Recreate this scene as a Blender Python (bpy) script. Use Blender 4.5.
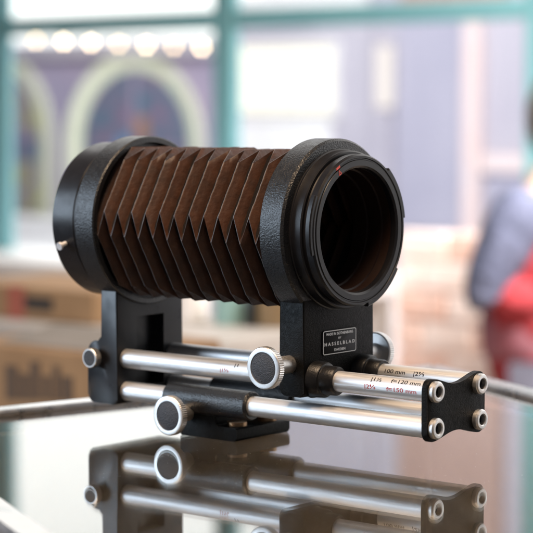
import bpy, bmesh, math, random
from mathutils import Vector, Matrix
R_ = math.radians
random.seed(7)
S = 0.001                                   # the object is laid out in millimetres

for o in list(bpy.data.objects): bpy.data.objects.remove(o)
scn = bpy.context.scene
col = scn.collection

# ------------------------------------------------------------------ camera
CAM = Vector((868.648, -926.939, 175.033)) * S
YAW, PIT, FPX = 0.69348, 0.077889, 2025.55
FW = Vector((-math.sin(YAW)*math.cos(PIT), math.cos(YAW)*math.cos(PIT), -math.sin(PIT)))
RT = Vector((math.cos(YAW), math.sin(YAW), 0)); UP = RT.cross(FW)
cd = bpy.data.cameras.new('camera'); cam = bpy.data.objects.new('camera', cd); col.objects.link(cam)
cam.matrix_world = Matrix(((RT.x, UP.x, -FW.x, CAM.x), (RT.y, UP.y, -FW.y, CAM.y), (RT.z, UP.z, -FW.z, CAM.z), (0, 0, 0, 1)))
cd.sensor_width = 36; cd.lens = FPX/533*36; cd.clip_start = 0.05; cd.clip_end = 200
cd.dof.use_dof = True; cd.dof.focus_distance = 1.14; cd.dof.aperture_fstop = 8.9; cd.dof.aperture_blades = 7
cd.dof.aperture_rotation = R_(12)
scn.camera = cam

def P(px, py, Y):                           # photo pixel -> point on the vertical plane y = Y (metres)
    d = FW + RT*((px-266.5)/FPX) - UP*((py-266.5)/FPX)
    return CAM + d*((Y-CAM.y)/d.y)
def PZ(px, py, Z):                          # photo pixel -> point on the level plane z = Z
    d = FW + RT*((px-266.5)/FPX) - UP*((py-266.5)/FPX)
    return CAM + d*((Z-CAM.z)/d.z)

# ------------------------------------------------------------------ world, lamps, exposure
w = bpy.data.worlds.new('World'); scn.world = w; w.use_nodes = True
bg = w.node_tree.nodes['Background']; bg.inputs[0].default_value = (0.80, 0.86, 1.0, 1); bg.inputs[1].default_value = 0.14

def area(name, loc, target, sx, sy, power, color):
    l = bpy.data.lights.new(name, 'AREA'); l.shape = 'RECTANGLE'; l.size = sx; l.size_y = sy
    l.energy = power; l.color = color
    o = bpy.data.objects.new(name, l); col.objects.link(o)
    o.location = loc; d = Vector(target)-Vector(loc)
    o.rotation_euler = d.to_track_quat('-Z', 'Y').to_euler()
    return o
area('side_window_light', (-1.50, -1.55, 0.62), (0.1, 0, 0.06), 1.2, 0.95, 39, (0.68, 0.83, 1.0))
area('shop_ceiling_light', (0.34, -0.70, 1.95), (0.12, 0, 0.08), 0.9, 0.7, 78, (1.0, 0.72, 0.48))
area('brick_fill_light', (1.0, 2.2, 2.2), (0.3, 3.2, -0.2), 2.0, 0.8, 400, (1.0, 0.94, 0.90)).data.spread = R_(95)  # added fill lamp to brighten the bricks and teal frame, no fixture there
area('street_daylight', (-3.8, 4.3, 3.4), (-4.8, 9.0, -0.7), 8.0, 1.6, 800, (0.95, 0.96, 1.0))

scn.view_settings.view_transform = 'Standard'; scn.view_settings.look = 'None'
scn.view_settings.exposure = 0.0; scn.view_settings.gamma = 1.0
scn.view_settings.use_curve_mapping = False
scn.render.engine = 'CYCLES'
scn.cycles.max_bounces = 12; scn.cycles.transparent_max_bounces = 16; scn.cycles.transmission_bounces = 10

# ------------------------------------------------------------------ materials
def mat(name, color=(0.5, 0.5, 0.5), rough=0.5, metal=0.0, spec=0.5, bump=None, vary=None, rvary=None, stretch=(1, 1, 1), coat=0.0):
    m = bpy.data.materials.new(name); m.use_nodes = True
    nt = m.node_tree; b = nt.nodes['Principled BSDF']
    b.inputs['Base Color'].default_value = (*color, 1); b.inputs['Roughness'].default_value = rough
    b.inputs['Metallic'].default_value = metal; b.inputs['Specular IOR Level'].default_value = spec
    b.inputs['Coat Weight'].default_value = coat
    tc = nt.nodes.new('ShaderNodeTexCoord'); mp = nt.nodes.new('ShaderNodeMapping'); mp.inputs['Scale'].default_value = stretch
    nt.links.new(tc.outputs['Object'], mp.inputs[0])
    def noise(sc, det=4):
        n = nt.nodes.new('ShaderNodeTexNoise'); n.inputs['Scale'].default_value = sc; n.inputs['Detail'].default_value = det
        nt.links.new(mp.outputs[0], n.inputs['Vector']); return n
    if vary:                                # (scale, second colour)
        n = noise(vary[0]); r = nt.nodes.new('ShaderNodeValToRGB')
        r.color_ramp.elements[0].position = .35; r.color_ramp.elements[1].position = .68
        r.color_ramp.elements[0].color = (*color, 1); r.color_ramp.elements[1].color = (*vary[1], 1)
        nt.links.new(n.outputs['Fac'], r.inputs[0]); nt.links.new(r.outputs[0], b.inputs['Base Color'])
    if rvary:
        n = noise(rvary[0], 6); r = nt.nodes.new('ShaderNodeMapRange')
        r.inputs[3].default_value = rvary[1]; r.inputs[4].default_value = rvary[2]
        r.inputs[1].default_value = .3; r.inputs[2].default_value = .7
        nt.links.new(n.outputs['Fac'], r.inputs[0]); nt.links.new(r.outputs[0], b.inputs['Roughness'])
    if bump:                                # (kind, scale, strength, distance)
        if bump[0] == 'noise': n = noise(bump[1], 3); src = n.outputs['Fac']
        else:
            n = nt.nodes.new('ShaderNodeTexVoronoi'); n.feature = 'SMOOTH_F1'; n.inputs['Scale'].default_value = bump[1]
            nz = noise(bump[1]*.6, 2); mx = nt.nodes.new('ShaderNodeMixRGB'); mx.inputs[0].default_value = .004
            nt.links.new(mp.outputs[0], mx.inputs[1]); nt.links.new(nz.outputs['Color'], mx.inputs[2])
            nt.links.new(mx.outputs[0], n.inputs['Vector']); src = n.outputs['Distance']
        bp = nt.nodes.new('ShaderNodeBump'); bp.inputs['Strength'].default_value = bump[2]; bp.inputs['Distance'].default_value = bump[3]
        nt.links.new(src, bp.inputs['Height']); nt.links.new(bp.outputs[0], b.inputs['Normal'])
    return m
def emit(name, color, strength):
    m = bpy.data.materials.new(name); m.use_nodes = True; nt = m.node_tree
    nt.nodes.remove(nt.nodes['Principled BSDF']); e = nt.nodes.new('ShaderNodeEmission')
    e.inputs[0].default_value = (*color, 1); e.inputs[1].default_value = strength
    nt.links.new(e.outputs[0], nt.nodes['Material Output'].inputs[0]); return m
M = {}
M['hammer'] = mat('black_hammer_paint', (0.010, 0.011, 0.013), .34, spec=.5, bump=('noise', 1000, .5, .0007), rvary=(300, .27, .42))
M['collar'] = mat('black_collar_paint', (0.008, 0.008, 0.009), .36, spec=.28, bump=('noise', 1000, .3, .0005), rvary=(300, .3, .46))
M['wrinkle'] = mat('black_wrinkle_paint', (0.006, 0.0058, 0.0055), .5, spec=.08, bump=('noise', 1300, .45, .0005), rvary=(500, .36, .55))
M['black'] = mat('black_satin_paint', (0.009, 0.009, 0.011), .38, spec=.32, bump=('noise', 2500, .06, .0002), rvary=(90, .26, .42))
M['inner'] = mat('black_matt_interior', (0.007, 0.0042, 0.0038), .6, spec=.2, bump=('noise', 1500, .3, .0003))
M['throat'] = mat('brown_black_throat', (0.015, 0.0065, 0.0045), .5, spec=.25, bump=('noise', 900, .3, .0003))
M['chrome'] = mat('satin_chrome', (0.66, 0.66, 0.665), .48, .9, bump=('noise', 60, .02, .0001), rvary=(40, .42, .58), stretch=(1, 30, 30))
M['alu'] = mat('turned_aluminium', (0.65, 0.64, 0.63), .45, 1.0, rvary=(800, .38, .52))
def wear(m, color, rad, lo_, hi_):
    nt = m.node_tree; b = nt.nodes['Principled BSDF']; old = tuple(b.inputs['Base Color'].default_value)
    bv = nt.nodes.new('ShaderNodeBevel'); bv.samples = 4; bv.inputs['Radius'].default_value = rad
    ge = nt.nodes.new('ShaderNodeNewGeometry'); dt = nt.nodes.new('ShaderNodeVectorMath'); dt.operation = 'DOT_PRODUCT'
    nt.links.new(bv.outputs[0], dt.inputs[0]); nt.links.new(ge.outputs['Normal'], dt.inputs[1])
    tc = nt.nodes.new('ShaderNodeTexCoord'); n = nt.nodes.new('ShaderNodeTexNoise'); n.inputs['Scale'].default_value = 220; n.inputs['Detail'].default_value = 6
    nt.links.new(tc.outputs['Object'], n.inputs['Vector'])
    iv = nt.nodes.new('ShaderNodeMath'); iv.operation = 'SUBTRACT'; iv.inputs[0].default_value = 1; nt.links.new(dt.outputs['Value'], iv.inputs[1])
    mu = nt.nodes.new('ShaderNodeMath'); mu.operation = 'MULTIPLY'; nt.links.new(iv.outputs[0], mu.inputs[0]); nt.links.new(n.outputs['Fac'], mu.inputs[1])
    r = nt.nodes.new('ShaderNodeMapRange'); r.inputs[1].default_value = lo_; r.inputs[2].default_value = hi_; nt.links.new(mu.outputs[0], r.inputs[0])
    mx = nt.nodes.new('ShaderNodeMix'); mx.data_type = 'RGBA'; mx.inputs[6].default_value = old; mx.inputs[7].default_value = (*color, 1)
    nt.links.new(r.outputs[0], mx.inputs[0]); nt.links.new(mx.outputs[2], b.inputs['Base Color'])
for k in ('hammer', 'wrinkle', 'black'): wear(M[k], (0.07, 0.055, 0.042), .0005, .08, .28)
M['leatherette'] = mat('knob_leatherette', (0.020, 0.022, 0.027), .55, bump=('noise', 1400, .9, .0006), vary=(1600, (0.05, 0.054, 0.066)))
M['bellows'] = mat('bellows_leather', (0.036, 0.0165, 0.0105), .55, spec=.3, bump=('noise', 420, .35, .0008), vary=(120, (0.058, 0.024, 0.013)), rvary=(160, .44, .60))
M['worn'] = mat('bellows_worn_fold', (0.05, 0.044, 0.044), .45, vary=(300, (0.13, 0.125, 0.135)))
M['steel'] = mat('steel_pin', (0.85, 0.85, 0.86), .5, .6)
M['brass'] = mat('brass_screw', (0.30, 0.19, 0.11), .4, 1.0)
M['red'] = mat('red_index_paint', (0.75, 0.07, 0.04), .5)
M['redink'] = mat('red_engraving', (0.40, 0.075, 0.07), .8, spec=.1)
M['blackink'] = mat('black_engraving', (0.012, 0.012, 0.015), .8, spec=.1)
M['plate'] = mat('name_plate_black', (0.004, 0.004, 0.004), .5, spec=.12)
M['silver'] = mat('name_plate_silver', (0.55, 0.54, 0.52), .4, .6)
M['teal'] = mat('teal_paint', (0.18, 0.42, 0.46), .5, vary=(6, (0.20, 0.45, 0.48)))
M['frame'] = mat('counter_aluminium', (0.72, 0.70, 0.69), .28, 1.0, rvary=(60, .22, .38))
M['wood'] = mat('tan_wood', (0.19, 0.13, 0.065), .6, vary=(7, (0.24, 0.165, 0.085)), stretch=(1, 8, 8))
M['paletop'] = mat('pale_laminate', (0.38, 0.355, 0.33), .5, vary=(9, (0.33, 0.31, 0.285)))
M['darkwood'] = mat('case_base_board', (0.32, 0.26, 0.21), .6, vary=(9, (0.37, 0.305, 0.25)), stretch=(1, 8, 8))
M['card'] = mat('cardboard', (0.24, 0.145, 0.073), .8, vary=(20, (0.28, 0.175, 0.09)))
M['flap'] = mat('white_card', (0.22, 0.20, 0.18), .8, vary=(14, (0.18, 0.165, 0.145)))
M['tape'] = mat('red_tape', (0.30, 0.085, 0.055), .5)
M['flatblack'] = mat('flat_black', (0.03, 0.025, 0.022), .8)
M['faded'] = mat('faded_print', (0.085, 0.058, 0.040), .8)
M['white'] = mat('white_paint', (0.86, 0.84, 0.82), .6, vary=(4, (0.80, 0.78, 0.76)))
M['lav'] = mat('lavender_render', (0.43, 0.40, 0.46), .8, vary=(1.3, (0.49, 0.46, 0.51)))
M['lavglass'] = mat('lavender_panel', (0.38, 0.365, 0.45), .4, vary=(2, (0.43, 0.41, 0.49)))
M['peach'] = mat('peach_paint', (0.78, 0.60, 0.56), .7, vary=(3, (0.74, 0.63, 0.62)))
M['terracotta'] = mat('terracotta_render', (0.40, 0.26, 0.22), .8, vary=(2, (0.46, 0.31, 0.27)))
M['cream'] = mat('cream_stone', (0.80, 0.82, 0.62), .7, vary=(3, (0.74, 0.76, 0.56)))
M['plum'] = mat('plum_render', (0.30, 0.27, 0.37), .8, vary=(2, (0.36, 0.29, 0.38)))
M['paneA'] = mat('teal_pane', (0.07, 0.16, 0.22), .3, vary=(7, (0.24, 0.15, 0.22)))
M['paneB'] = mat('olive_pane', (0.36, 0.34, 0.10), .3, vary=(7, (0.20, 0.16, 0.34)))
M['post_o'] = mat('orange_poster', (0.45, 0.20, 0.08), .7, vary=(9, (0.30, 0.16, 0.10)))
M['post_b'] = mat('blue_poster', (0.10, 0.22, 0.42), .7, vary=(9, (0.16, 0.30, 0.45)))
M['post_y'] = mat('yellow_poster', (0.50, 0.46, 0.16), .7, vary=(9, (0.36, 0.36, 0.14)))
M['post_p'] = mat('dark_poster', (0.08, 0.06, 0.12), .7, vary=(9, (0.05, 0.10, 0.12)))
M['brick'] = mat('peach_brick', (0.74, 0.49, 0.40), .85, vary=(14, (0.84, 0.66, 0.59)))
M['brick2'] = mat('pale_brick', (0.90, 0.80, 0.76), .85, vary=(14, (0.84, 0.68, 0.60)))
M['mortar'] = mat('mortar', (0.78, 0.67, 0.62), .9)
M['floor'] = mat('floor_boards', (0.20, 0.15, 0.11), .6, vary=(3, (0.26, 0.19, 0.14)))
M['pave'] = mat('pavement', (0.50, 0.49, 0.55), .8, vary=(1, (0.58, 0.56, 0.6)))
M['jacket'] = mat('grey_blue_cloth', (0.05, 0.058, 0.10), .8, bump=('noise', 25, .8, .02), vary=(9, (0.13, 0.145, 0.225)))
M['vest'] = mat('pinkish_grey_cloth', (0.26, 0.06, 0.08), .8, vary=(9, (0.30, 0.13, 0.16)))
M['shirt'] = mat('red_cloth', (0.34, 0.022, 0.032), .8, bump=('noise', 25, .8, .02), vary=(10, (0.24, 0.02, 0.027)))
M['skin'] = mat('skin', (0.50, 0.33, 0.25), .55)
M['hair'] = mat('brown_hair', (0.16, 0.125, 0.09), .6, bump=('noise', 120, .6, .005), stretch=(1, 1, .2))
M['trousers'] = mat('dark_trousers', (0.05, 0.05, 0.07), .8)
M['jar'] = mat('dark_jar', (0.02, 0.022, 0.02), .25)
M['green'] = mat('teal_tin', (0.25, 0.42, 0.40), .5)
M['bulb'] = emit('lit_bulb', (1.0, 0.74, 0.48), 19)
M['bulb_dim'] = emit('dim_lit_bulb', (1.0, 0.72, 0.42), 12)
M['litwin'] = emit('lit_window', (1.0, 0.93, 0.80), 1.5)
M['stripeglow'] = emit('glow_stripe', (1.0, 0.90, 0.86), 1.25)
M['sky'] = emit('sky_glow', (1.0, 0.98, 0.965), 2.0)

def glass_mat():
    m = bpy.data.materials.new('counter_glass'); m.use_nodes = True; b = m.node_tree.nodes['Principled BSDF']
    b.inputs['Base Color'].default_value = (0.93, 0.97, 0.95, 1); b.inputs['Roughness'].default_value = 0.0
    b.inputs['Transmission Weight'].default_value = 1.0; b.inputs['IOR'].default_value = 1.5
    nt = m.node_tree; tc = nt.nodes.new('ShaderNodeTexCoord'); n = nt.nodes.new('ShaderNodeTexNoise'); n.inputs['Scale'].default_value = 30
    n.inputs['Detail'].default_value = 8
    r = nt.nodes.new('ShaderNodeMapRange'); r.inputs[1].default_value = .45; r.inputs[2].default_value = .8; r.inputs[3].default_value = 0.0; r.inputs[4].default_value = .05
    nt.links.new(tc.outputs['Object'], n.inputs['Vector']); nt.links.new(n.outputs['Fac'], r.inputs[0]); nt.links.new(r.outputs[0], b.inputs['Roughness'])
    vo = nt.nodes.new('ShaderNodeTexVoronoi'); vo.inputs['Scale'].default_value = 260; nt.links.new(tc.outputs['Object'], vo.inputs['Vector'])
    lt = nt.nodes.new('ShaderNodeMath'); lt.operation = 'LESS_THAN'; nt.links.new(vo.outputs['Distance'], lt.inputs[0])
    sp = nt.nodes.new('ShaderNodeSeparateColor'); nt.links.new(vo.outputs['Color'], sp.inputs[0])
    th_ = nt.nodes.new('ShaderNodeMath'); th_.operation = 'MULTIPLY'; th_.inputs[1].default_value = .07; nt.links.new(sp.outputs[0], th_.inputs[0]); nt.links.new(th_.outputs[0], lt.inputs[1])
    iv = nt.nodes.new('ShaderNodeMath'); iv.operation = 'SUBTRACT'; iv.inputs[0].default_value = 1.0; nt.links.new(lt.outputs[0], iv.inputs[1]); nt.links.new(iv.outputs[0], b.inputs['Transmission Weight'])
    return m
M['glass'] = glass_mat()
def pane_mat():
    m = bpy.data.materials.new('window_glass'); m.use_nodes = True; nt = m.node_tree
    nt.nodes.remove(nt.nodes['Principled BSDF'])
    t = nt.nodes.new('ShaderNodeBsdfTransparent'); t.inputs[0].default_value = (.97, .985, .98, 1)
    g = nt.nodes.new('ShaderNodeBsdfGlossy'); g.inputs['Roughness'].default_value = .02
    lw_ = nt.nodes.new('ShaderNodeLayerWeight'); pw = nt.nodes.new('ShaderNodeMath'); pw.operation = 'POWER'; pw.inputs[1].default_value = 5
    f = nt.nodes.new('ShaderNodeMath'); f.operation = 'MULTIPLY_ADD'; f.inputs[1].default_value = .9; f.inputs[2].default_value = .04
    nt.links.new(lw_.outputs['Facing'], pw.inputs[0]); nt.links.new(pw.outputs[0], f.inputs[0])
    mx = nt.nodes.new('ShaderNodeMixShader'); nt.links.new(f.outputs[0], mx.inputs[0]); nt.links.new(t.outputs[0], mx.inputs[1]); nt.links.new(g.outputs[0], mx.inputs[2])
    nt.links.new(mx.outputs[0], nt.nodes['Material Output'].inputs[0]); return m
M['pane'] = pane_mat()

# ------------------------------------------------------------------ builders
def tag(o, label=None, cat=None, group=None, kind=None):
    for k, v in (('label', label), ('category', cat), ('group', group), ('kind', kind)):
        if v: o[k] = v
    return o
def thing(name, loc, label, cat, group=None):
    o = bpy.data.objects.new(name, None); o.empty_display_size = .05; col.objects.link(o); o.location = loc
    o['origin'] = list(loc); return tag(o, label, cat, group)
def obj(name, bm, m, parent=None, smooth=35, origin=None):
    """bm is in world metres; links it as one mesh object under parent"""
    if parent is not None: org = Vector(ORG[parent.name])
    elif origin is not None: org = Vector(origin)
    else: org = Vector((0, 0, 0))
    bmesh.ops.recalc_face_normals(bm, faces=bm.faces)
    bm.transform(Matrix.Translation(-org))
    me = bpy.data.meshes.new(name); bm.to_mesh(me); bm.free()
    for mm in (m if isinstance(m, (list, tuple)) else [m]): me.materials.append(M[mm])
    if smooth:
        me.shade_smooth(); me.set_sharp_from_angle(angle=R_(smooth))
    o = bpy.data.objects.new(name, me); col.objects.link(o)
    if parent is not None: o.parent = parent
    else: o.location = org
    ORG[o.name] = org
    return o
ORG = {}
def root(name, loc, label, cat, group=None):
    o = bpy.data.objects.new(name, None); o.empty_display_size = .05; col.objects.link(o); o.location = loc
    ORG[o.name] = Vector(loc); return tag(o, label, cat, group)

def lathe(bm, prof, c, axis='x', n=72, closed=True, s=S, a0=0.0, a1=2*math.pi, knurl=None):
    """prof: (along, radius) in mm round an axis through c (mm). closed: profile is a loop"""
    full = abs(a1-a0-2*math.pi) < 1e-6; cnt = n if full else n+1; rings = []
    for i in range(cnt):
        a = a0+(a1-a0)*i/n; ring = []
        for j, (t, r) in enumerate(prof):
            rr = r
            if knurl and j in knurl[0]: rr = r-(knurl[1] if i % 2 else 0)
            u, v = rr*math.cos(a), rr*math.sin(a)
            p = (c[0]+t, c[1]+u, c[2]+v) if axis == 'x' else (c[0]+u, c[1]+t, c[2]+v) if axis == 'y' else (c[0]+u, c[1]+v, c[2]+t)
            ring.append(bm.verts.new(Vector(p)*s))
        rings.append(ring)
    m = len(prof)
    for i in range(n):
        A = rings[i]; B = rings[(i+1) % cnt]
        for j in range(m if closed else m-1):
            k = (j+1) % m
            if prof[j][1] == 0 and prof[k][1] == 0: continue
            vs = [A[j], A[k], B[k], B[j]]
            try: bm.faces.new(vs)
            except ValueError: pass
    if not full and closed:
        bm.faces.new(rings[0]); bm.faces.new(list(reversed(rings[-1])))
    bmesh.ops.remove_doubles(bm, verts=bm.verts, dist=1e-7)
    return bm
def solid_rev(prof, c, axis='x', n=72, **k):
    """open profile that starts and ends on the axis"""
    return lathe(bmesh.new(), prof, c, axis, n, closed=False, **k)
def loop_rev(prof, c, axis='x', n=72, **k):
    return lathe(bmesh.new(), prof, c, axis, n, closed=True, **k)
def box(bm, lo, hi, bev=0.0, s=S, seg=2):
    vs = [bm.verts.new(Vector((x, y, z))*s) for x in (lo[0], hi[0]) for y in (lo[1], hi[1]) for z in (lo[2], hi[2])]
    fs = [bm.faces.new([vs[i] for i in f]) for f in ((0, 1, 3, 2), (4, 6, 7, 5), (0, 4, 5, 1), (2, 3, 7, 6), (0, 2, 6, 4), (1, 5, 7, 3))]
    if bev:
        es = list({e for f in fs for e in f.edges})
        bmesh.ops.bevel(bm, geom=es, offset=bev*s, segments=seg, profile=.5, affect='EDGES')
    return bm
def bx(lo, hi, bev=0.0, s=S, seg=2): return box(bmesh.new(), lo, hi, bev, s, seg)
def prism(outline, axis, a, b, bev=0.0, s=S, seg=2):
    """outline (u,v) loop extruded along axis from a to b. x: (y,z); y: (x,z); z: (x,y)"""
    bm = bmesh.new()
    def p(u, v, t): return Vector((t, u, v) if axis == 'x' else (u, t, v) if axis == 'y' else (u, v, t))*s
    A = [bm.verts.new(p(u, v, a)) for u, v in outline]; B = [bm.verts.new(p(u, v, b)) for u, v in outline]
    fa = bm.faces.new(A); fb = bm.faces.new(list(reversed(B))); n = len(A)
    for i in range(n): bm.faces.new([A[i], B[i], B[(i+1) % n], A[(i+1) % n]])
    if bev:
        bmesh.ops.bevel(bm, geom=list(fa.edges)+list(fb.edges), offset=bev*s, segments=seg, profile=.5, affect='EDGES')
    return bm
def rounded(pts, n=6):
    """pts: (u, v, radius) polygon -> outline with rounded corners"""
    out = []
    for i, (u, v, r) in enumerate(pts):
        if r <= 0: out.append((u, v)); continue
        p = Vector((u, v)); a = (Vector(pts[i-1][:2])-p).normalized(); b = (Vector(pts[(i+1) % len(pts)][:2])-p).normalized()
        half = a.angle(b)/2; d = r/math.tan(half); c = p+(a+b).normalized()*(r/math.sin(half))
        s0 = p+a*d-c; s1 = p+b*d-c; t0 = math.atan2(s0.y, s0.x); t1 = math.atan2(s1.y, s1.x)
        dt = (t1-t0+math.pi) % (2*math.pi)-math.pi
        for k in range(n+1):
            t = t0+dt*k/n; out.append((c.x+r*math.cos(t), c.y+r*math.sin(t)))
    return out
def rod(bm, p, q, r, n=20, s=S):
    p, q = Vector(p)*s, Vector(q)*s; d = q-p
    m = Matrix.Translation((p+q)/2) @ d.to_track_quat('Z', 'Y').to_matrix().to_4x4()
    bmesh.ops.create_cone(bm, cap_ends=True, segments=n, radius1=r*s, radius2=r*s, depth=d.length, matrix=m); return bm
def cut(o, lo, hi):
    org = ORG[o.name]; bm = bx(lo, hi); bm.transform(Matrix.Translation(-org))
    me = bpy.data.meshes.new('cut'); bm.to_mesh(me); bm.free(); c = bpy.data.objects.new('cut', me); col.objects.link(c)
    c.location = (o.parent.location if o.parent else o.location)
    md = o.modifiers.new('cut', 'BOOLEAN'); md.object = c; md.operation = 'DIFFERENCE'; md.solver = 'EXACT'
    bpy.context.view_layer.update()
    dg = bpy.context.evaluated_depsgraph_get(); new = bpy.data.meshes.new_from_object(o.evaluated_get(dg))
    o.modifiers.clear(); old = o.data; o.data = new; new.name = old.name
    bpy.data.objects.remove(c)
    new.shade_smooth(); new.set_sharp_from_angle(angle=R_(30))
def text_bm(body, size, width=None, spacing=1.0):
    cu = bpy.data.curves.new('t', 'FONT'); cu.body = body; cu.size = size; cu.align_x = 'CENTER'; cu.align_y = 'CENTER'; cu.space_character = spacing
    cu.resolution_u = 4; cu.offset = size*.012
    o = bpy.data.objects.new('t', cu); col.objects.link(o); bpy.context.view_layer.update()
    dg = bpy.context.evaluated_depsgraph_get(); me = bpy.data.meshes.new_from_object(o.evaluated_get(dg))
    bm = bmesh.new(); bm.from_mesh(me); bpy.data.objects.remove(o); bpy.data.meshes.remove(me)
    if width:
        xs = [v.co.x for v in bm.verts]; k = width/(max(xs)-min(xs)); c = (max(xs)+min(xs))/2
        for v in bm.verts: v.co.x = (v.co.x-c)*k
    return bm

# ================================================================== THE PLACE
G = -22.3                                   # counter glass, mm
FLOOR = -1.075; YW = 3.29; YF = 9.0         # shop floor, shop window plane, building across the street

# sky, ground
bm = bmesh.new()
for i in range(13):
    a = R_(100+i*80/12-50+10)
a_pts = []
for i in range(17):
    a = R_(35+i*110/16); a_pts.append((38*math.cos(a)-4, 38*math.sin(a)-4))
lo = [bm.verts.new((x, y, FLOOR-1)) for x, y in a_pts]; hi = [bm.verts.new((x*.9, y*.9, 30)) for x, y in a_pts]
for i in range(16): bm.faces.new([lo[i], lo[i+1], hi[i+1], hi[i]])
tag(obj('sky', bm, 'sky'), kind='structure')
tag(obj('floor', bx((-5, -1.6, FLOOR-.1), (4.0, YW+.05, FLOOR), s=1), 'floor', smooth=0), kind='structure')
tag(obj('pavement', bx((-30, YW+.05, FLOOR-.12), (22, 40, FLOOR-.03), s=1), 'pave', smooth=0), kind='structure')

# ---- building across the street
def slab(px0, px1, py0, py1, Y, depth, bev=0, grow=0.0):
    a = P(px0, py1, Y); b = P(px1, py0, Y); z0 = min(a.z, b.z)
    return bx((a.x, Y-grow, z0), (b.x, Y+depth, b.z), bev, s=1)
def xz(px, py, Y): p = P(px, py, Y); return p.x, p.z
bl = root('street_building', (xz(120, 200, YF)[0], YF, FLOOR-.03), 'plum coloured building with cream arched windows under a string of lights', 'building')
x0 = xz(-260, 0, YF)[0]; x1 = xz(213, 0, YF)[0]; zt = xz(120, 52, YF)[1]
obj('wall', bx((x0, YF, FLOOR-.03), (x1, YF+3, zt), s=1), 'plum', bl, 0)
obj('cornice', bx((x0-.05, YF-.09, zt-.03), (x1+.04, YF+3, zt+.07), .01, s=1), 'lav', bl, 0)
ppm = FPX/((P(120, 108, YF)-CAM).dot(FW))    # pixels per metre on that facade
rnd_b = random.Random(11)
def arched(pxc, half, pytop, mats, k):
    cx, zc_ = xz(pxc, pytop, YF); r = half*1.28/ppm; spring = zc_-r; bot = FLOOR+.25; wdt = .105
    rt = []
    n = 20
    inner = [(cx+r*math.cos(math.pi*i/n), spring+r*math.sin(math.pi*i/n)) for i in range(n+1)]
    outer = [(cx+(r+wdt)*math.cos(math.pi*i/n), spring+(r+wdt)*math.sin(math.pi*i/n)) for i in range(n+1)]
    inner = [(cx+r, bot)]+inner+[(cx-r, bot)]; outer = [(cx+r+wdt, bot)]+outer+[(cx-r-wdt, bot)]
    bm = bmesh.new(); rows = []
    for (a, b), (c, d) in zip(inner, outer):
        rows.append([bm.verts.new((a, YF-.02, b)), bm.verts.new((c, YF-.06, d)), bm.verts.new((c, YF+.02, d)), bm.verts.new((a, YF+.02, b))])
    for i in range(len(rows)-1):
        for j in range(4): bm.faces.new([rows[i][j], rows[i][(j+1) % 4], rows[i+1][(j+1) % 4], rows[i+1][j]])
    bm.faces.new(rows[0]); bm.faces.new(rows[-1][::-1])
    fr = obj('arched_window', bm, 'cream', bl)
    # panes: two leaves, split by a transom, plus the fan light
    g = .012
    for sx in (-1, 1):
        for z0, z1 in ((bot, bot+.62), (bot+.64, spring-.01)):
            xa, xb = sorted((cx+sx*g, cx+sx*(r-.004))); obj('pane', bx((xa, YF-.012, z0), (xb, YF-.004, z1), s=1), mats[(k+(z0 > bot)) % 2], fr, 0)
        pts = [(cx+sx*g, spring+.01)]+[(cx+sx*max(g, (r-.004)*math.cos(math.pi/2*i/8)), spring+.01+(r-.014)*math.sin(math.pi/2*i/8)) for i in range(9)]
        obj('pane', prism(pts, 'y', YF-.012, YF-.004, s=1), mats[k % 2], fr, 0)
    for q_ in range(9):
        ww, hh = rnd_b.uniform(.06, .16), rnd_b.uniform(.06, .2); xx = cx+rnd_b.uniform(-.8, .6)*r; zz = rnd_b.uniform(bot+.3, spring+.2*r)
        obj('poster', bx((xx, YF-.016-.0006*q_, zz), (xx+ww, YF-.0125, zz+hh), s=1), rnd_b.choice(('post_o', 'post_b', 'post_y', 'post_p')), fr, 0)
    obj('mullion', bx((cx-g, YF-.03, bot), (cx+g, YF-.002, spring+r-.01), s=1), 'plum', fr, 0)
arched(136, 58, 70, ('paneA', 'paneA'), 0)
arched(-7, 58, 66, ('paneB', 'paneA'), 0)
# string of lit bulbs along its cornice
wire_z = []
BULB = ('lit bulb at the end of the string, above the olive arch', 'lit bulb above the cream pier between the two arches', 'lit bulb second along from the cream pier between the arches',
        'lit bulb third along from the cream pier between the arches', 'lit bulb straight above the crown of the wide purple arch', 'lit bulb second from the string end beside the teal window post', 'lit bulb at the string end, beside the middle teal window post')
for i in range(7):
    px, py = 36+i*27.6, 40.5+i*1.1
    p = P(px, py, YF-.25)
    bm = bmesh.new(); bmesh.ops.create_uvsphere(bm, u_segments=16, v_segments=10, radius=.016, matrix=Matrix.Translation(p))
    b = obj('light_bulb', bm, ('bulb', 'bulb_dim')[i in (0, 3, 5)], origin=p)
    tag(b, BULB[i], 'light bulb', 'string of lit bulbs')
    cp = bmesh.new(); rod(cp, p+Vector((0, 0, .014)), p+Vector((0, 0, .035)), .008, 10, s=1); obj('socket', cp, 'flatblack', b)
    wire_z.append(p+Vector((0, 0, .036)))
bm = bmesh.new()
pts = [wire_z[0]+Vector((-.9, 0, .1))]+wire_z+[wire_z[-1]+Vector((.9, 0, .05))]
for a, c in zip(pts, pts[1:]): rod(bm, a, c, .004, 6, s=1)
tag(obj('light_string_wire', bm, 'flatblack', origin=pts[0]), 'thin dark wire carrying the row of lit bulbs', 'wire')

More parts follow.
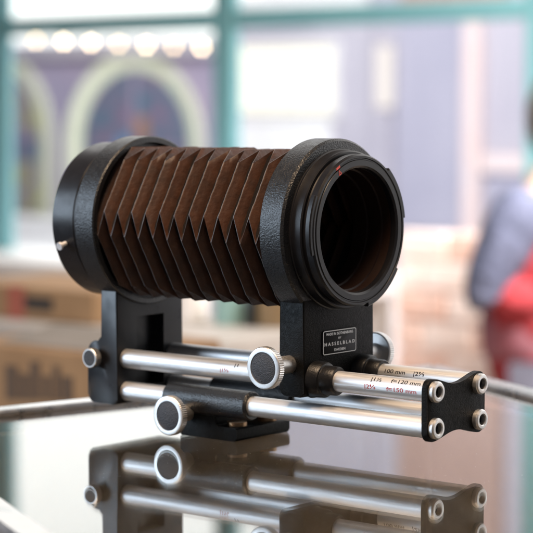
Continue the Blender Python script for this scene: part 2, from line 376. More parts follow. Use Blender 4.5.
# pale lavender building on the right
lb = root('lavender_building', (xz(380, 200, YF)[0], YF+.2, FLOOR-.03), 'pale lavender shopfront with a bright lit window and peach door frame', 'building')
YL = YF+.2
xa = xz(216, 0, YL)[0]; xb = xz(372, 0, YL)[0]; xc = xz(760, 0, YL)[0]
xm = xz(262, 0, YL)[0]
obj('wall', bx((xa, YL, FLOOR-.03), (xm, YL+3, xz(300, 12, YL)[1]), s=1), 'lav', lb, 0)
obj('wall', bx((xm, YL, FLOOR-.03), (xb, YL+3, 5.2), s=1), 'lav', lb, 0)
obj('fascia', slab(240, 371, -14, 9, YL, 0, 0, .06), 'white', lb, 0)
obj('wall', bx((xb, YL+.05, FLOOR-.03), (xc, YL+3, 5.2), s=1), 'lav', lb, 0)
lw = obj('lit_window', slab(240, 332, 47, 112, YL, .0, 0, .03), 'litwin', lb, 0)
a = P(237, 114, YL-.02); b = P(335, 45, YL-.02)
for lo_, hi_ in (((a.x-.03, a.z-.03), (b.x+.03, a.z)), ((a.x-.03, b.z), (b.x+.03, b.z+.03)), ((a.x-.03, a.z), (a.x, b.z)), ((b.x, a.z), (b.x+.03, b.z))):
    obj('window_frame', bx((lo_[0], YL-.05, lo_[1]), (hi_[0], YL-.005, hi_[1]), s=1), 'white', lw, 0)
obj('display_panel', slab(240, 332, 116, 215, YL, 0, 0, .02), 'white', lb, 0)
obj('pilaster', slab(377, 395, 40, 300, YL+.05, 0, .01, .06), 'lav', lb, 0)
obj('glow_stripe', slab(379, 393, 45, 108, YL-.01, 0, 0, .03), 'stripeglow', lb, 0)  # emissive stripe brightens the top of the pilaster, no light fitting
obj('door_jamb', slab(468, 485, 18, 300, YL+.05, 0, .01, .08), 'peach', lb, 0)
obj('door_head', slab(486, 640, 157, 172, YL+.05, 0, .01, .07), 'peach', lb, 0)
obj('door_pane', slab(487, 640, 174, 300, YL+.05, 0, 0, .02), 'lavglass', lb, 0)
obj('window_pane', slab(398, 466, 20, 228, YL+.05, 0, 0, .02), 'lavglass', lb, 0)
obj('upper_panel', bx((xz(402, 0, YL)[0], YL-.02, xz(402, 8, YL)[1]), (xz(505, 0, YL)[0], YL+.04, 4.6), s=1), 'terracotta', lb, 0)
# white parapet below the arches
a = P(-30, 265, 8.2); b = P(116, 222, 8.2)
pw = root('white_parapet', ((a.x+b.x)/2, 8.3, FLOOR-.03), 'low white rendered parapet wall in front of the arched windows', 'low wall')
obj('wall_body', bx((a.x, 8.2, FLOOR-.03), (b.x, 8.4, b.z-.05), s=1), 'white', pw, 0)
obj('coping', bx((a.x-.03, 8.16, b.z-.05), (b.x+.03, 8.44, b.z), .01, s=1), 'white', pw, 0)

# ---- shop window: teal posts, transom and panes
wf = root('shop_window', (P(222, 200, YW).x, YW, FLOOR), 'teal painted shop window frame with tall clear panes', 'window')
def post(px0, px1, z0):
    a = P(px0, 108, YW).x; b = P(px1, 108, YW).x
    obj('post', bx((a, YW-.018, z0), (b, YW+.018, 2.6), .006, s=1), 'teal', wf, 0); return a, b
sill = P(6, 250, YW).z
pA = post(-15, 10, sill); pB = post(217, 237, sill); pC = post(528, 556, sill)
tz = P(213, 20, YW).z; th = .026
for (u, v) in ((pA, pB), (pB, pC)):
    obj('transom', bx((u[1]+.001, YW-.015, tz-th), (v[0]-.001, YW+.015, tz+th), .006, s=1), 'teal', wf, 0)
    for z0, z1 in ((sill, tz-th), (tz+th, 2.6)):
        obj('pane', bx((u[1]-.004, YW-.003, z0), (v[0]+.004, YW+.003, z1), s=1), 'pane', wf, 0)
u = pA[0]; obj('transom', bx((u-1.2, YW-.015, tz-th), (u-.001, YW+.015, tz+th), .006, s=1), 'teal', wf, 0)
obj('pane', bx((u-1.2, YW-.003, sill), (u+.004, YW+.003, 2.6), s=1), 'pane', wf, 0)
obj('sill', bx((u-1.2, YW-.26, sill-.05), (P(396, 250, YW).x, YW+.09, sill-.001), .006, s=1), 'white', wf, 0)
obj('stall_riser', bx((u-1.2, YW-.02, FLOOR), (P(396, 250, YW).x, YW+.07, sill-.052), s=1), 'white', wf, 0)

# brick half wall under the right part of the window, brick by brick
a = P(398, 231, YW-.1); bxr = P(640, 231, YW-.1).x; topz = a.z
hw = root('brick_half_wall', ((a.x+bxr)/2, YW-.04, FLOOR), 'pale peach brick half wall below the shop window behind the seated person', 'wall')
obj('mortar_core', bx((a.x+.006, YW-.10+.006, FLOOR), (bxr-.006, YW-.045, topz-.004), s=1), 'mortar', hw, 0)
bh, bw, jt = .065, .155, .010
bmesh_cache = {}
rows = int((topz-(P(450, 420, YW-.1).z))/(bh+jt))+1
for r_i in range(rows):
    z1 = topz-r_i*(bh+jt); z0 = z1-bh; x = a.x-(bw/2 if r_i % 2 else 0)
    while x < bxr:
        l, h = max(x, a.x), min(x+bw-jt, bxr); x += bw
        if h-l < .03: continue
        key = round(h-l, 3)
        mt = random.choice(('brick', 'brick2', 'brick2'))
        if (key, mt) not in bmesh_cache:
            o = obj('brick', bx((l, YW-.104, z0), (h, YW-.05, z1), .003, s=1, seg=1), mt, hw, 0)
            bmesh_cache[(key, mt)] = (o, l, z0)
        else:
            s0, l0, zz0 = bmesh_cache[(key, mt)]; o = s0.copy(); col.objects.link(o); o.parent = hw
            o.location = (l-l0, random.uniform(-.003, .003), z0-zz0)

# ---- bench with cartons and tins behind the counter
YB = 0.98
bt = P(230, 346, YB).z
bL = P(-60, 346, YB).x; bR = P(306, 320, YB+.2).x
be = root('work_bench', ((bL+bR)/2, YB+.16, FLOOR), 'tan wooden bench carrying cartons and tins behind the glass counter', 'bench')
obj('bench_top', bx((bL, YB, bt-.035), (bR, YB+.32, bt), .004, s=1), 'paletop', be, 0)
obj('front_board', bx((bL+.02, YB+.015, bt-.36), (bR-.02, YB+.035, bt-.036), s=1), 'wood', be, 0)
for sx in (bL+.03, bR-.08):
    for sy in (YB+.04, YB+.25): obj('leg', bx((sx, sy, FLOOR), (sx+.05, sy+.05, bt-.036), .003, s=1), 'wood', be, 0)
def carton(px0, px1, pyt, Y, depth, zb, label, extra):
    a = P(px0, pyt, Y); b = P(px1, pyt, Y); zt_ = min(a.z, b.z)
    r = root('cardboard_carton', ((a.x+b.x)/2, Y+depth/2, zb), label, 'carton')
    obj('carton_body', bx((a.x, Y, zb), (b.x, Y+depth, zt_), .003, s=1), 'card', r, 0)
    extra(r, a.x, b.x, Y, depth, zb, zt_); return r
def exA(r, xl, xr, Y, d, zb, zt_):
    x_0 = P(8, 300, Y).x; x_1 = P(25, 300, Y).x
    obj('tape_strip', bx((x_0, Y-.0012, zb), (x_1, Y-.0002, zt_), s=1), 'tape', r, 0)
    a = P(25, 309, Y); b = P(53, 298, Y)
    obj('hand_hole_shade', bx((a.x, Y-.0015, a.z), (b.x, Y-.0003, b.z), s=1), 'flatblack', r, 0)  # dark sheet on the card stands for the shade inside the hole
carton(-45, 94, 281, YB+.06, .2, bt+.0005, 'brown carton with red tape and a dark hand hole, standing on the bench', exA)
# lower carton stands on a stool in front of the bench
YC = .62
zst = P(40, 470, YC).z
st = root('low_stool', (P(30, 400, YC).x, YC+.12, FLOOR), 'plain wooden stool under the open printed carton', 'stool')
xl = P(-50, 400, YC).x; xr = P(110, 400, YC).x
obj('stool_seat', bx((xl, YC-.02, zst-.03), (xr, YC+.26, zst), .004, s=1), 'wood', st, 0)
for sx in (xl+.02, xr-.05):
    for sy in (YC, YC+.21): obj('leg', bx((sx, sy, FLOOR), (sx+.03, sy+.03, zst-.031), s=1), 'wood', st, 0)
def exB(r, xl, xr, Y, d, zb, zt_):
    for (p0, p1, q0, q1) in ((6, 18, 366, 398), (20, 29, 374, 399), (31, 40, 362, 399), (43, 51, 376, 399), (54, 60, 366, 400), (62, 73, 377, 400)):
        a = P(p0, q1, Y); b = P(p1, q0, Y)
        obj('printed_mark', bx((a.x, Y-.0012, a.z), (b.x, Y-.0002, b.z), s=1), 'faded', r, 0)
    # open flap leaning back
    bm = bmesh.new(); h = .055; vs = []
    for (x, t) in ((xl+.05, 0), (xr-.004, 0), (xr-.004, 1), (xl+.05, 1)):
        for k in (0, .003): vs.append(bm.verts.new((x, Y+.02+t*.09+k, zt_+.001+t*h*.22)))
    for f in ((0, 2, 4, 6), (1, 3, 5, 7), (0, 1, 3, 2), (2, 3, 5, 4), (4, 5, 7, 6), (6, 7, 1, 0)): bm.faces.new([vs[i] for i in f])
    obj('flap', bm, 'flap', r, 0)
cB = carton(-45, 99, 340, YC, .2, zst+.0005, 'open brown carton with dark print on its side and a pale flap', exB)

def tin(px0, px1, pyt, Y, m, name, label, cat, cap=None):
    a = P(px0, pyt, Y); b = P(px1, pyt, Y); r = (b.x-a.x)/2; h = a.z-bt
    c = ((a.x+b.x)/2, Y, bt+.0005)
    t = root(name, c, label, cat)
    obj('body', solid_rev([(0, 0), (0, r*.96), (.004, r), (h*.86, r), (h*.9, r*.93), (h*.9, 0)], c, 'z', 32, s=1), m, t)
    obj('lid', solid_rev([(h*.901, 0), (h*.901, r*.9), (h*.99, r*.9), (h, r*.85), (h, 0)], c, 'z', 32, s=1), cap or m, t)
YT = YB+.2
tin(182, 205, 285, YT, 'white', 'storage_tin', 'white tin on the bench', 'tin')
tin(207, 217, 288, YT+.06, 'lavglass', 'storage_tin', 'slim lavender tin on the bench between the white and teal tins', 'tin')
tin(218, 243, 282, YT, 'green', 'storage_tin', 'teal green tin on the bench', 'tin')
tin(246, 259, 292, YT, 'jar', 'glass_jar', 'small dark jar on the bench beside the teal tin', 'jar')
tin(262, 296, 284, YT+.02, 'wood', 'storage_tin', 'wide tan tin on the bench', 'tin')

# ---- seated person at the right
YP = 2.75
def bodyP(px, py, dy=0.0): return P(px, py, YP+dy)
def skin(name, joints, edges, m, parent, sub=2):
    me = bpy.data.meshes.new(name); org = ORG[parent.name]
    me.from_pydata([tuple(Vector(j[0])-org) for j in joints], edges, []); o = bpy.data.objects.new(name, me); col.objects.link(o); o.parent = parent
    ORG[o.name] = org
    md = o.modifiers.new('skin', 'SKIN'); md.use_smooth_shade = True; sv = me.skin_vertices[0].data
    for i, j in enumerate(joints):
        r = j[1]; sv[i].radius = (r, r) if not isinstance(r, tuple) else r
        sv[i].use_root = (i == 0)
    md2 = o.modifiers.new('sub', 'SUBSURF'); md2.levels = sub; md2.render_levels = sub
    bpy.context.view_layer.update(); dg = bpy.context.evaluated_depsgraph_get()
    new = bpy.data.meshes.new_from_object(o.evaluated_get(dg)); o.modifiers.clear(); o.data = new; new.materials.clear(); new.materials.append(M[m]); new.shade_smooth()
    return o
sh = bodyP(510, 196, -.06)                  # near shoulder
hx, hy = sh.x-.005, YP+.12                   # hip centre; the person faces +X
hz = FLOOR+.58
pr = root('person', (hx, hy, FLOOR), 'person seated sideways in a grey blue jacket over a red top', 'person')
sz = sh.z; V = Vector
el = bodyP(466, 302, -.10)                  # near elbow
J = [(V((hx, hy, hz)), .13), (V((hx+.01, hy, hz+.2)), .11), (V((hx+.01, hy, sz-.08)), .11), (V((hx+.0, hy, sz+.02)), .055), (V((hx+.03, hy, sz+.09)), .055),
     (V((sh.x+.02, hy-.17, sz-.03)), .055), (V((el.x+.03, hy-.2, el.z+.02)), .043), (V((hx+.15, hy-.06, el.z+.0)), .032),
     (V((sh.x+.02, hy+.17, sz-.03)), .055), (V((el.x+.03, hy+.2, el.z+.02)), .043), (V((hx+.15, hy+.06, el.z+.0)), .032),
     (V((hx+.12, hy-.1, hz-.01)), .09), (V((hx+.44, hy-.12, hz)), .07), (V((hx+.42, hy-.12, FLOOR+.1)), .05), (V((hx+.44, hy-.12, FLOOR+.05)), .045), (V((hx+.58, hy-.13, FLOOR+.038)), .036),
     (V((hx+.12, hy+.1, hz-.01)), .09), (V((hx+.44, hy+.12, hz)), .07), (V((hx+.42, hy+.12, FLOOR+.1)), .05), (V((hx+.44, hy+.12, FLOOR+.05)), .045), (V((hx+.58, hy+.13, FLOOR+.038)), .036)]
E_ = [(0, 1), (1, 2), (2, 3), (3, 4), (2, 5), (5, 6), (6, 7), (2, 8), (8, 9), (9, 10), (0, 11), (11, 12), (12, 13), (13, 14), (14, 15), (0, 16), (16, 17), (17, 18), (18, 19), (19, 20)]
body = skin('body', J, E_, 'skin', pr)
# clothing follows the same joints a little larger
def scl(idx, k, add): return [(J[i][0], J[i][1]*k+add) for i in idx]
for ia_ in ((5, 6, 7), (8, 9, 10)):
    skin('jacket_sleeve', [(J[2][0].lerp(J[ia_[0]][0], .75), .075)]+scl(ia_[:2], 1.0, .018)+[(J[ia_[1]][0].lerp(J[ia_[2]][0], .12)+V((0, 0, -.02)), .058)], [(0, 1), (1, 2), (2, 3)], 'jacket', pr)
    skin('red_sleeve', [(J[ia_[1]][0], .052), (J[ia_[2]][0], .044)], [(0, 1)], 'shirt', pr)
skin('red_top', [(J[0][0]+V((.02, 0, -.02)), .17), (J[1][0], .165), (J[2][0], .175), (J[3][0]+V((0, 0, .02)), .09), (J[5][0]+V((.02, .03, .0)), .085), (J[8][0]+V((.02, -.03, .0)), .085)], [(0, 1), (1, 2), (2, 3), (2, 4), (2, 5)], 'shirt', pr)
skin('waistcoat', [(J[0][0]+V((0, 0, .06)), .175), (J[1][0]+V((0, 0, .0)), .178), (J[1][0].lerp(J[2][0], .5), .176)], [(0, 1), (1, 2)], 'vest', pr)
skin('trousers', scl((0, 11, 12, 13, 16, 17, 18), 1.04, .01), [(0, 1), (1, 2), (2, 3), (0, 4), (4, 5), (5, 6)], 'trousers', pr)
# head: skull, jaw, nose, ears; hair cap
hc = V((hx+.045, hy, sz+.165))
bm = bmesh.new(); bmesh.ops.create_uvsphere(bm, u_segments=32, v_segments=24, radius=1)
for v in bm.verts:
    x, y, z = v.co
    k = 1-.22*max(0, -z); px_ = x*.095*k; py_ = y*.075*k; pz_ = z*.115
    if x < -.2: px_ -= .018*math.exp(-((y/.16)**2+((z+.12)/.16)**2)); px_ -= .008*math.exp(-((y/.3)**2+((z+.75)/.2)**2)); px_ += .007*math.exp(-(((abs(y)-.35)/.15)**2+((z-.05)/.1)**2))
    if abs(x) < .25: py_ += math.copysign(.012, y)*math.exp(-((x-.05)**2/.02+((z+.05)/.2)**2)) if abs(y) > .8 else 0
    v.co = V((-px_, py_, pz_))+hc
obj('head', bm, 'skin', pr)
bm = bmesh.new(); bmesh.ops.create_uvsphere(bm, u_segments=32, v_segments=24, radius=1)
bmesh.ops.delete(bm, geom=[v for v in bm.verts if v.co.z < .15-.75*max(0, v.co.x+.25) or (v.co.x < -.72 and v.co.z < .55)], context='VERTS')
for v in bm.verts: v.co = V((-v.co.x*.103, v.co.y*.083, v.co.z*.123))*(1+random.uniform(-.012, .02))+hc
obj('hair', bm, 'hair', pr)
for sy in (-1, 1):                          # hands with five fingers, resting in the lap
    wv = V((hx+.15, hy+sy*.06, el.z+.0)); d = V((.9, sy*.1, -.12)).normalized(); side = d.cross(V((0, 0, 1))).normalized()
    jj = [(wv, .022), (wv+d*.05, (.034, .016)), (wv+d*.085, (.036, .015))]; ee = [(0, 1), (1, 2)]
    for k, L in enumerate((.068, .078, .072, .058)):
        o_ = side*(k-1.5)*.019; b0 = len(jj)
        jj += [(wv+d*.09+o_, .009), (wv+d*(.09+L*.5)+o_+V((0, 0, -.006)), .0085), (wv+d*(.09+L*.85)+o_+V((0, 0, -.028)), .0075)]; ee += [(2, b0), (b0, b0+1), (b0+1, b0+2)]
    b0 = len(jj); jj += [(wv+d*.045-side*.035, .011), (wv+d*.08-side*.055+V((0, 0, -.01)), .009)]; ee += [(1, b0), (b0, b0+1)]
    skin('hand', jj, ee, 'skin', pr, 1)
so = root('wooden_stool', (hx+.05, hy, FLOOR), 'wooden stool carrying the seated person', 'stool')
obj('stool_seat', solid_rev([(0, 0), (0, .17), (.012, .18), (.03, .18), (.035, .17), (.035, 0)], (hx+.05, hy, hz-.175), 'z', 32, s=1), 'wood', so)
for k in range(4):
    a = R_(45+90*k); bm = bmesh.new(); rod(bm, (hx+.05+.12*math.cos(a), hy+.12*math.sin(a), hz-.176), (hx+.05+.19*math.cos(a), hy+.19*math.sin(a), FLOOR+.002), .016, 12, s=1); obj('leg', bm, 'wood', so)

# ================================================================== GLASS COUNTER
def ln(p, d, q, e):                          # intersection of two lines in plan
    det = d[0]*-e[1]+e[0]*d[1]; t = ((q[0]-p[0])*-e[1]+e[0]*(q[1]-p[1]))/det; return (p[0]+d[0]*t, p[1]+d[1]*t)
e1 = (math.cos(R_(28)), -math.sin(R_(28))); e2 = (math.sin(R_(14)), math.cos(R_(14)))
far_p = (105, 257); near_p = (118, -243); left_p = (-80, 0); right_p = (1250, -300)
e3 = (math.sin(R_(28)), math.cos(R_(28)))
cor = [ln(near_p, e1, left_p, e2), ln(near_p, e1, right_p, e3), ln(far_p, e1, right_p, e3), ln(far_p, e1, left_p, e2)]
gc = root('glass_counter', (.45, -.1, FLOOR), 'glass topped display counter with bright metal edging under the bellows', 'counter')
obj('glass_top', prism(cor, 'z', G-6, G), 'glass', gc, 0)
def edge(a, b, name='metal_edging'):
    a = Vector((*a, 0)); b = Vector((*b, 0)); d = (b-a).normalized(); n = Vector((d.y, -d.x, 0))   # outward: right of travel
    prof = [(-5, G+.6), (-5, G+2.6), (-3.5, G+4), (11, G+4), (13, G+2), (13, G-14), (11, G-16), (1.0, G-16), (1.0, G+.6)]
    bm = bmesh.new(); A = []; B = []
    for u, z in prof:
        A.append(bm.verts.new((a+n*u-d*(u*.9)+Vector((0, 0, z)))*S)); B.append(bm.verts.new((b+n*u+d*(u*.9)+Vector((0, 0, z)))*S))
    bm.faces.new(A); bm.faces.new(B[::-1])
    for i in range(len(prof)): bm.faces.new([A[i], A[(i+1) % len(prof)], B[(i+1) % len(prof)], B[i]])
    return obj(name, bm, 'frame', gc, 25)
for i in range(4): edge(cor[i], cor[(i+1) % 4])
cx_ = sum(c[0] for c in cor)/4; cy_ = sum(c[1] for c in cor)/4
inn = [(c[0]+(cx_-c[0])*.012, c[1]+(cy_-c[1])*.03) for c in cor]
obj('base_board', prism(inn, 'z', -420, -400), 'darkwood', gc, 0)
obj('plinth', prism([(c[0]+(cx_-c[0])*.03, c[1]+(cy_-c[1])*.06) for c in cor], 'z', FLOOR*1000, -421), 'darkwood', gc, 0)
for i in (0, 2, 3):
    a_, b_ = inn[i], inn[(i+1) % 4]; d_ = Vector((b_[0]-a_[0], b_[1]-a_[1])).normalized(); n_ = Vector((d_.y, -d_.x))
    q_ = [(a_[0]+d_.x*8, a_[1]+d_.y*8), (b_[0]-d_.x*8, b_[1]-d_.y*8)]
    obj('case_panel', prism([q_[0], q_[1], (q_[1][0]+n_.x*4, q_[1][1]+n_.y*4), (q_[0][0]+n_.x*4, q_[0][1]+n_.y*4)], 'z', -399, G-17), 'darkwood', gc, 0)
for c in inn:
    obj('corner_post', bx((c[0]-6, c[1]-6, -399), (c[0]+6, c[1]+6, G-17), 1), 'darkwood', gc, 0)

# ================================================================== THE BELLOWS UNIT
ZC = 105.26; YR = 21.45; ZU = 20.26
bu = root('camera_bellows', (.073, 0, G*S), 'black and chrome camera bellows extension standing on the glass counter', 'camera bellows')

# rails
def wrap_text(body, size, xc, ang, rail, m, width=None):
    bm = text_bm(body, size, width)
    ys = [v.co.y for v in bm.verts]; k = int((max(ys)-min(ys))/.3)+1
    for i in range(1, k):
        y = min(ys)+(max(ys)-min(ys))*i/k
        bmesh.ops.bisect_plane(bm, geom=bm.verts[:]+bm.edges[:]+bm.faces[:], plane_co=(0, y, 0), plane_no=(0, 1, 0), dist=1e-5)
    for v in bm.verts:
        a = R_(ang)+v.co.y/6.0; r = 6.05
        v.co = V((xc+v.co.x, rail[0]-r*math.cos(a), rail[1]+r*math.sin(a)))*S
    return bm
for (y, z) in ((-YR, ZU), (YR, ZU), (-YR, 0), (YR, 0)):
    ra = obj('rail', solid_rev([(0, 0), (0, 6), (232.5, 6), (232.5, 0)], (1.5, y, z), 'x', 64), 'chrome', bu, 40)
    if z > 0 and y < 0:
        for body, sz_, xc, ang, m, wd in (('f=120 mm', 3.4, 219.5, 43, 'blackink', 20), ('|1½', 3.4, 199.5, 43, 'blackink', 7.0), ('f=150 mm', 3.4, 217.5, -4, 'redink', 20.5), ('|2⅓', 3.4, 196, -2, 'redink', 7.5),
                                          ('|1⅓', 3.0, 88.5, 2, 'redink', 6.5), ('|1', 3.0, 97, 38, 'blackink', 2.6)):
            obj('engraving', wrap_text(body, sz_, xc, ang, (y, z), m, wd), m, ra, 0)
    if z > 0 and y > 0:
        for body, sz_, xc, ang, m, wd in (('100 mm', 3.4, 181.5, 27, 'blackink', 14.5), ('|2⅓', 3.4, 198.5, 27, 'blackink', 7.5)):
            obj('engraving', wrap_text(body, sz_, xc, ang, (y, z), m, wd), m, ra, 0)

# end plate with waisted top and bottom edge
hw_, zt_, zb_ = 28.2, 27.2, -7.4; top = []; bot = []
for i in range(25):
    t = -1+2*i/24; k = max(0, 1-(abs(t)/.62)**2)**1 if abs(t) < .62 else 0
    k = (.5+.5*math.cos(math.pi*min(1, abs(t)/.95)))**.8; top.append((t*(hw_-5), zt_-4.4*k)); bot.append((-t*(hw_-5), zb_+4.0*k))
def arc(cy, cz, r, a0, a1, n=6): return [(cy+r*math.cos(R_(a0+(a1-a0)*i/n)), cz+r*math.sin(R_(a0+(a1-a0)*i/n))) for i in range(n+1)]
out = arc(-hw_+5, zt_-5, 5, 180, 91)+top[1:-1]+arc(hw_-5, zt_-5, 5, 89, 0)+arc(hw_-5, zb_+5, 5, 0, -89)+bot[1:-1]+arc(-hw_+5, zb_+5, 5, 269, 180)
ep = obj('end_plate', prism(out, 'x', 231.8, 235.6, .5), 'wrinkle', bu, 30)
for (y, z) in ((-YR, ZU), (YR, ZU), (-YR, 0), (YR, 0)):
    obj('rod_end', loop_rev([(234, 3.0), (234, 5.9), (238.0, 5.9), (238.9, 5.1), (239.0, 4.6), (239.0, 3.6), (238.5, 3.0)], (0, y, z), 'x', 48), 'alu', ep)
    obj('rod_socket', solid_rev([(235.9, 0), (235.9, 3.05)], (0, y, z), 'x', 32), 'blackink', ep, 0)

# rear standard
side = rounded([(3.2, -8, 3), (3.2, 66, 0), (-10.2, 66, 0), (-10.2, 31, 2.5), (-22, 31, 7), (-22, -8, 5)])
rs = obj('rear_standard', prism(side, 'y', -30.3, 30.3, .9), 'black', bu, 30)
cut(rs, (-4.8, -12.5, 2), (6, 12.5, 46))
kn = obj('locking_knob', solid_rev([(0, 0), (0, 5.2), (-.5, 5.4), (-.6, 6.2), (-4.6, 6.2), (-5.2, 5.6), (-5.2, 0)], (-13.5, -32.5, 20.6), 'y', 60, knurl=((3, 4), .35)), 'alu', bu, 30)
obj('knob_inset', solid_rev([(-5.25, 0), (-5.25, 5.0), (-5.0, 5.0)], (-13.5, -32.5, 20.6), 'y', 40), 'leatherette', kn)
bm = bmesh.new(); rod(bm, (-13.5, -33, 20.6), (-13.5, -28, 20.6), 3.6, 32); obj('knob_shaft', bm, 'black', kn)

# rings
rr = obj('rear_ring', loop_rev([(-11, 37.5), (-11, 51.8), (-10.3, 52.5), (4.2, 52.5), (5, 51.8), (5, 48.8), (1, 48.3), (1, 37.5)], (0, 0, ZC), 'x', 128), 'hammer', bu, 35)
obj('rear_barrel', loop_rev([(-35, 40), (-35, 47.3), (-34, 48.4), (-16.5, 48.4), (-16, 47.9), (-13.5, 47.6), (-13.2, 48.2), (-10.5, 48.2), (-10.5, 40)], (0, 0, ZC), 'x', 128), 'black', rr, 30)
rd = V((0, -.961, -.276)); pb = V((-24.5, 0, ZC))
bm = bmesh.new(); rod(bm, pb+rd*46, pb+rd*53.0, 1.5); rod(bm, pb+rd*52.7, pb+rd*54.4, 2.4); obj('pin', bm, 'steel', rr)

fr = obj('front_ring', loop_rev([(136, 37.5), (136, 51.7), (136.8, 52.5), (151.6, 52.5), (153, 51.2), (153, 37.5)], (0, 0, ZC), 'x', 128), 'hammer', bu, 35)
obj('mount_barrel', loop_rev([(152.4, 36.8), (152.4, 46.6), (153.8, 46.6), (154.2, 45.9), (160.2, 45.6), (160.9, 44.9), (160.9, 43.0), (162.6, 42.6), (162.6, 36.8)], (0, 0, ZC), 'x', 128), 'black', fr, 30)
obj('bayonet_flange', loop_rev([(162.2, 36.2), (162.2, 43.0), (162.8, 43.8), (166.8, 43.8), (168, 42.8), (168, 41.7), (167.4, 41.3), (167.4, 40.7), (168, 40.3), (168, 37.2), (167.0, 36.0), (163, 35.9)], (0, 0, ZC), 'x', 128), 'black', fr, 25)
obj('mount_throat', loop_rev([(163.5, 35.75), (158, 35.6), (157.6, 34.6), (148, 34.4), (147.6, 33.4), (138, 33.2), (138, 36.2), (163.5, 36.4)], (0, 0, ZC), 'x', 128), 'throat', fr, 25)
for a0, a1 in ((7, 50), (-78, -33), (152, 196)):
    obj('bayonet_lug', loop_rev([(164.0, 43), (164.0, 45.2), (164.4, 45.7), (166.8, 45.7), (167.5, 45.0), (167.5, 42.9)], (0, 0, ZC), 'x', 24, a0=R_(a0), a1=R_(a1)), 'black', fr, 30)
# red index on the flange face: a bar and a small open triangle
ia = math.atan2(35.2, -20.2)
def onface(u, v, t=168.12):                  # u tangential, v radial (mm)
    er = V((0, math.cos(ia), math.sin(ia))); et = V((0, -math.sin(ia), math.cos(ia))); return (V((t, 0, ZC))+er*v-et*u)*S
def facepoly(pts, h=.12):
    bm = bmesh.new(); A = [bm.verts.new(onface(u, v, 168.05)) for u, v in pts]; B = [bm.verts.new(onface(u, v, 168.05+h)) for u, v in pts]
    bm.faces.new(A); bm.faces.new(B[::-1])
    for i in range(len(pts)): bm.faces.new([A[i], A[(i+1) % len(pts)], B[(i+1) % len(pts)], B[i]])
    return bm
obj('red_index_bar', facepoly([(-1.9, 41.1), (1.9, 41.1), (1.9, 42.3), (-1.9, 42.3)]), 'red', fr, 0)
for a, b in (((-1.2, 37.5), (1.2, 37.5)), ((1.2, 37.5), (0, 40.1)), ((0, 40.1), (-1.2, 37.5))):
    d = (V((b[0], b[1], 0))-V((a[0], a[1], 0))).normalized()*.0; n_ = V((-(b[1]-a[1]), b[0]-a[0], 0)).normalized()*.22
    obj('red_index_line', facepoly([(a[0]-n_.x, a[1]-n_.y), (b[0]-n_.x, b[1]-n_.y), (b[0]+n_.x, b[1]+n_.y), (a[0]+n_.x, a[1]+n_.y)]), 'red', fr, 0)

# bellows: hexagonal, pleats of neighbouring faces half a step apart, so the corners zigzag
X0, PT, A0, DL = 4.9, 5.7245, 42.2, 3.7
rings = []; nk = 24; SEG = 11
rnd = random.Random(3)
def hexring(k, jit):
    ap = []
    for i in range(6): ap.append(A0+(DL if (k+i) % 2 else -DL)*(1 if 0 <= k < nk else .4)+rnd.uniform(-.4, .4)*jit)
    nrm = [(math.cos(R_(30+60*i)), math.sin(R_(30+60*i))) for i in range(6)]
    pts = []
    cs = []
    for i in range(6):                      # corner between face i-1 and face i
        (a, b), (c, d) = nrm[i-1], nrm[i]; det = a*d-b*c
        cs.append(V(((ap[i-1]*d-ap[i]*b)/det, (a*ap[i]-c*ap[i-1])/det)))
    for i in range(6):
        p, q2 = cs[i], cs[(i+1) % 6]; L = (q2-p).length; e = .32/L
        for s_ in range(SEG):
            t = e+(1-2*e)*s_/(SEG-1); pt = p.lerp(q2, t)
            w_ = rnd.uniform(-.14, .14)*jit if 0 < s_ < SEG-1 else 0
            pts.append((pt.x+nrm[i][0]*w_, pt.y+nrm[i][1]*w_))
    return pts
bm = bmesh.new(); R2 = []; LIN = []
for k in range(-1, nk):
    x = X0+k*PT; pts = hexring(k, 1); hwd = .22
    bend = rnd.uniform(-.4, .4); jx = [bend+rnd.uniform(-.16, .16) for _ in pts]; LIN.append((x, pts))
    for dx in (-hwd, hwd): R2.append((k, [bm.verts.new(V((x+dx+jx[i], -u if False else u, ZC+v))*S) for i, (u, v) in enumerate(pts)]))
n6 = 6*SEG
R3 = [R2[0]]
for (ka, A), (kb, B) in zip(R2, R2[1:]):
    if ka != kb:
        for t in (.08, .25, .37, .63, .75, .92):
            new = []
            for j, (p, q) in enumerate(zip(A, B)):
                si, sj = j//SEG, j % SEG; co = p.co.lerp(q.co, t)
                ridge_first = (ka+si) % 2 == 1; tt = t if ridge_first else 1-t      # tt: 0 at the ridge, 1 in the valley
                push = 0 if tt < .7 else (3.6 if tt < .8 else 4.2)
                tap = min(1, min(sj, SEG-1-sj)/1.5); a_ = R_(30+60*si)
                d_ = V((0, math.cos(a_), math.sin(a_)))*(push*tap*S)
                new.append(bm.verts.new(co-d_+V((.28*S*tap*(1 if ridge_first else -1) if tt > .7 else 0, 0, 0))))
            R3.append((ka+t, new))
    R3.append((kb, B))
R2 = R3
for a_i in range(len(R2)-1):
    (ka, A), (kb, B) = R2[a_i], R2[a_i+1]
    for j in range(n6):
        f_ = bm.faces.new([A[j], A[(j+1) % n6], B[(j+1) % n6], B[j]])
        side_i = j//SEG; corner = (j % SEG) == SEG-1
        if corner: f_.material_index = 1
        elif ka == kb and (ka+side_i) % 2: f_.material_index = 1
bl_o = obj('bellows', bm, ['bellows', 'worn'], bu, 58)
bm = bmesh.new(); LR = []
for k, ring in LIN:
    LR.append([bm.verts.new(V((k, u*.972, ZC+v*.972))*S) for u, v in ring])
for A, B in zip(LR, LR[1:]):
    for j in range(len(A)): bm.faces.new([A[j], A[(j+1) % len(A)], B[(j+1) % len(A)], B[j]])
obj('lining', bm, 'inner', bl_o, 22)

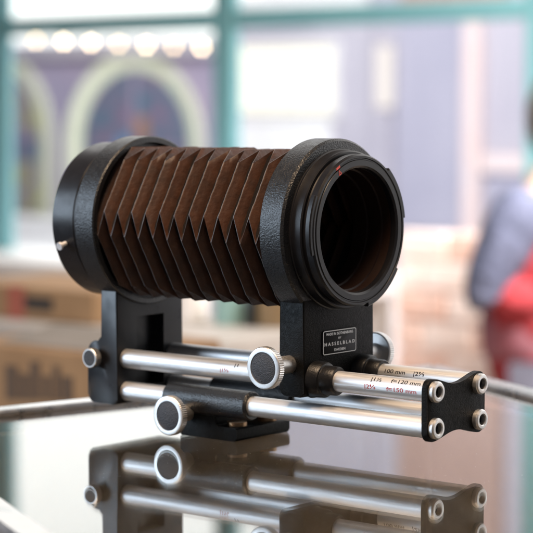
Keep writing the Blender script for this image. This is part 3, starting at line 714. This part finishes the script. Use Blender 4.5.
# front standard with sleeves on the upper rails
side = rounded([(153.2, 10.4, 2.5), (153.2, 66, 0), (135.2, 66, 0), (135.2, 10.4, 4)])
fs = obj('front_standard', prism(side, 'y', -33, 33, 1.0), 'wrinkle', bu, 30)
for y in (-YR, YR):
    obj('rail_sleeve', loop_rev([(151.5, 6.1), (151.5, 11.2), (153, 10.6), (159.8, 10.3), (160.8, 9.6), (161.0, 8.9), (161.5, 8.5), (168.4, 8.3), (169.5, 7.6), (169.5, 6.1)], (0, y, ZU), 'x', 64), 'collar', fs, 35)
npz = (33.0, 47.5)
npo = obj('name_plate', prism(rounded([(-16.4, npz[0], 1.6), (15.6, npz[0], 1.6), (15.6, npz[1], 1.6), (-16.4, npz[1], 1.6)]), 'x', 153.0, 153.8, .15), 'plate', bu, 30)
bo = rounded([(-16.0, npz[0]+.4, 1.4), (15.2, npz[0]+.4, 1.4), (15.2, npz[1]-.4, 1.4), (-16.0, npz[1]-.4, 1.4)]); bi = rounded([(-15.65, npz[0]+.75, 1.1), (14.85, npz[0]+.75, 1.1), (14.85, npz[1]-.75, 1.1), (-15.65, npz[1]-.75, 1.1)])
bm = bmesh.new(); A = [bm.verts.new(V((153.86, u, v))*S) for u, v in bo]; B = [bm.verts.new(V((153.86, u, v))*S) for u, v in bi]
for i in range(len(A)): bm.faces.new([A[i], A[(i+1) % len(A)], B[(i+1) % len(A)], B[i]])
obj('plate_border', bm, 'silver', npo, 0)
for body, z, size, wd in (('MADE IN GOTHENBURG', 45.0, 2.1, 25), ('BY', 42.3, 1.6, 2.4), ('H A S S E L B L A D', 39.2, 2.7, 28.5), ('SWEDEN', 35.6, 2.1, 10.5)):
    bm = text_bm(body, size, wd)
    for v in bm.verts: v.co = V((153.88, -.4+v.co.x, z+v.co.y))*S
    obj('lettering', bm, 'silver', npo, 0)

# knobs
def knob(c, sgn, r, parent, sl, thick=5.2):
    """knob on a shaft that leaves the standard along y; c: shaft root, sl: shaft length"""
    p = [(sl, 0), (sl, r*.55), (sl+.2, r-.9), (sl+.8, r), (sl+thick-.8, r), (sl+thick-.2, r-.5), (sl+thick, r-1.0), (sl+thick, r-3.0), (sl+thick-.5, r-3.1), (sl+thick-.5, 0)]
    k = obj('knob', solid_rev([(sgn*a, b) for a, b in p], c, 'y', 120, knurl=((3, 4), .32)), 'alu', parent, 28)
    obj('knob_inset', solid_rev([(sgn*(sl+thick-.45), r-3.15), (sgn*(sl+thick-.25), r-3.5), (sgn*(sl+thick-.2), 0)], c, 'y', 64), 'leatherette', k)
    obj('knob_shaft', solid_rev([(sgn*-3, 0), (sgn*-3, 5.2), (sgn*(sl+.3), 5.2), (sgn*(sl+.3), 0)], c, 'y', 48), 'alu', k)
    return k
knob((142.6, -33, 29.0), -1, 12.2, bu, 18.5)
knob((142.6, 33, 29.0), 1, 11.6, bu, 15.5)

# sliding foot on the lower rails
sb = rounded([(50, G, 1), (95, G, 2), (95, -14.2, 1), (79, -14.2, 1), (79, -3.5, 0), (50, -3.5, 0)])
fo = obj('sliding_foot', prism(sb, 'y', -24, 26, .8), 'wrinkle', bu, 30)
for y in (-YR, YR):
    obj('foot_sleeve', loop_rev([(40, 6.1), (40, 7.9), (40.7, 8.7), (104.6, 8.7), (105.6, 7.9), (105.6, 6.1)], (0, y, 0), 'x', 64), 'hammer', fo, 35)
bm = bmesh.new(); rod(bm, (87, -14, -14.4), (87, -14, -11.8), 6.0, 32); rod(bm, (87, 14, -14.4), (87, 14, -11.8), 6.0, 32); obj('screw_head', bm, 'brass', fo)
knob((58.7, -30, -7.6), -1, 12.0, bu, 9.5)
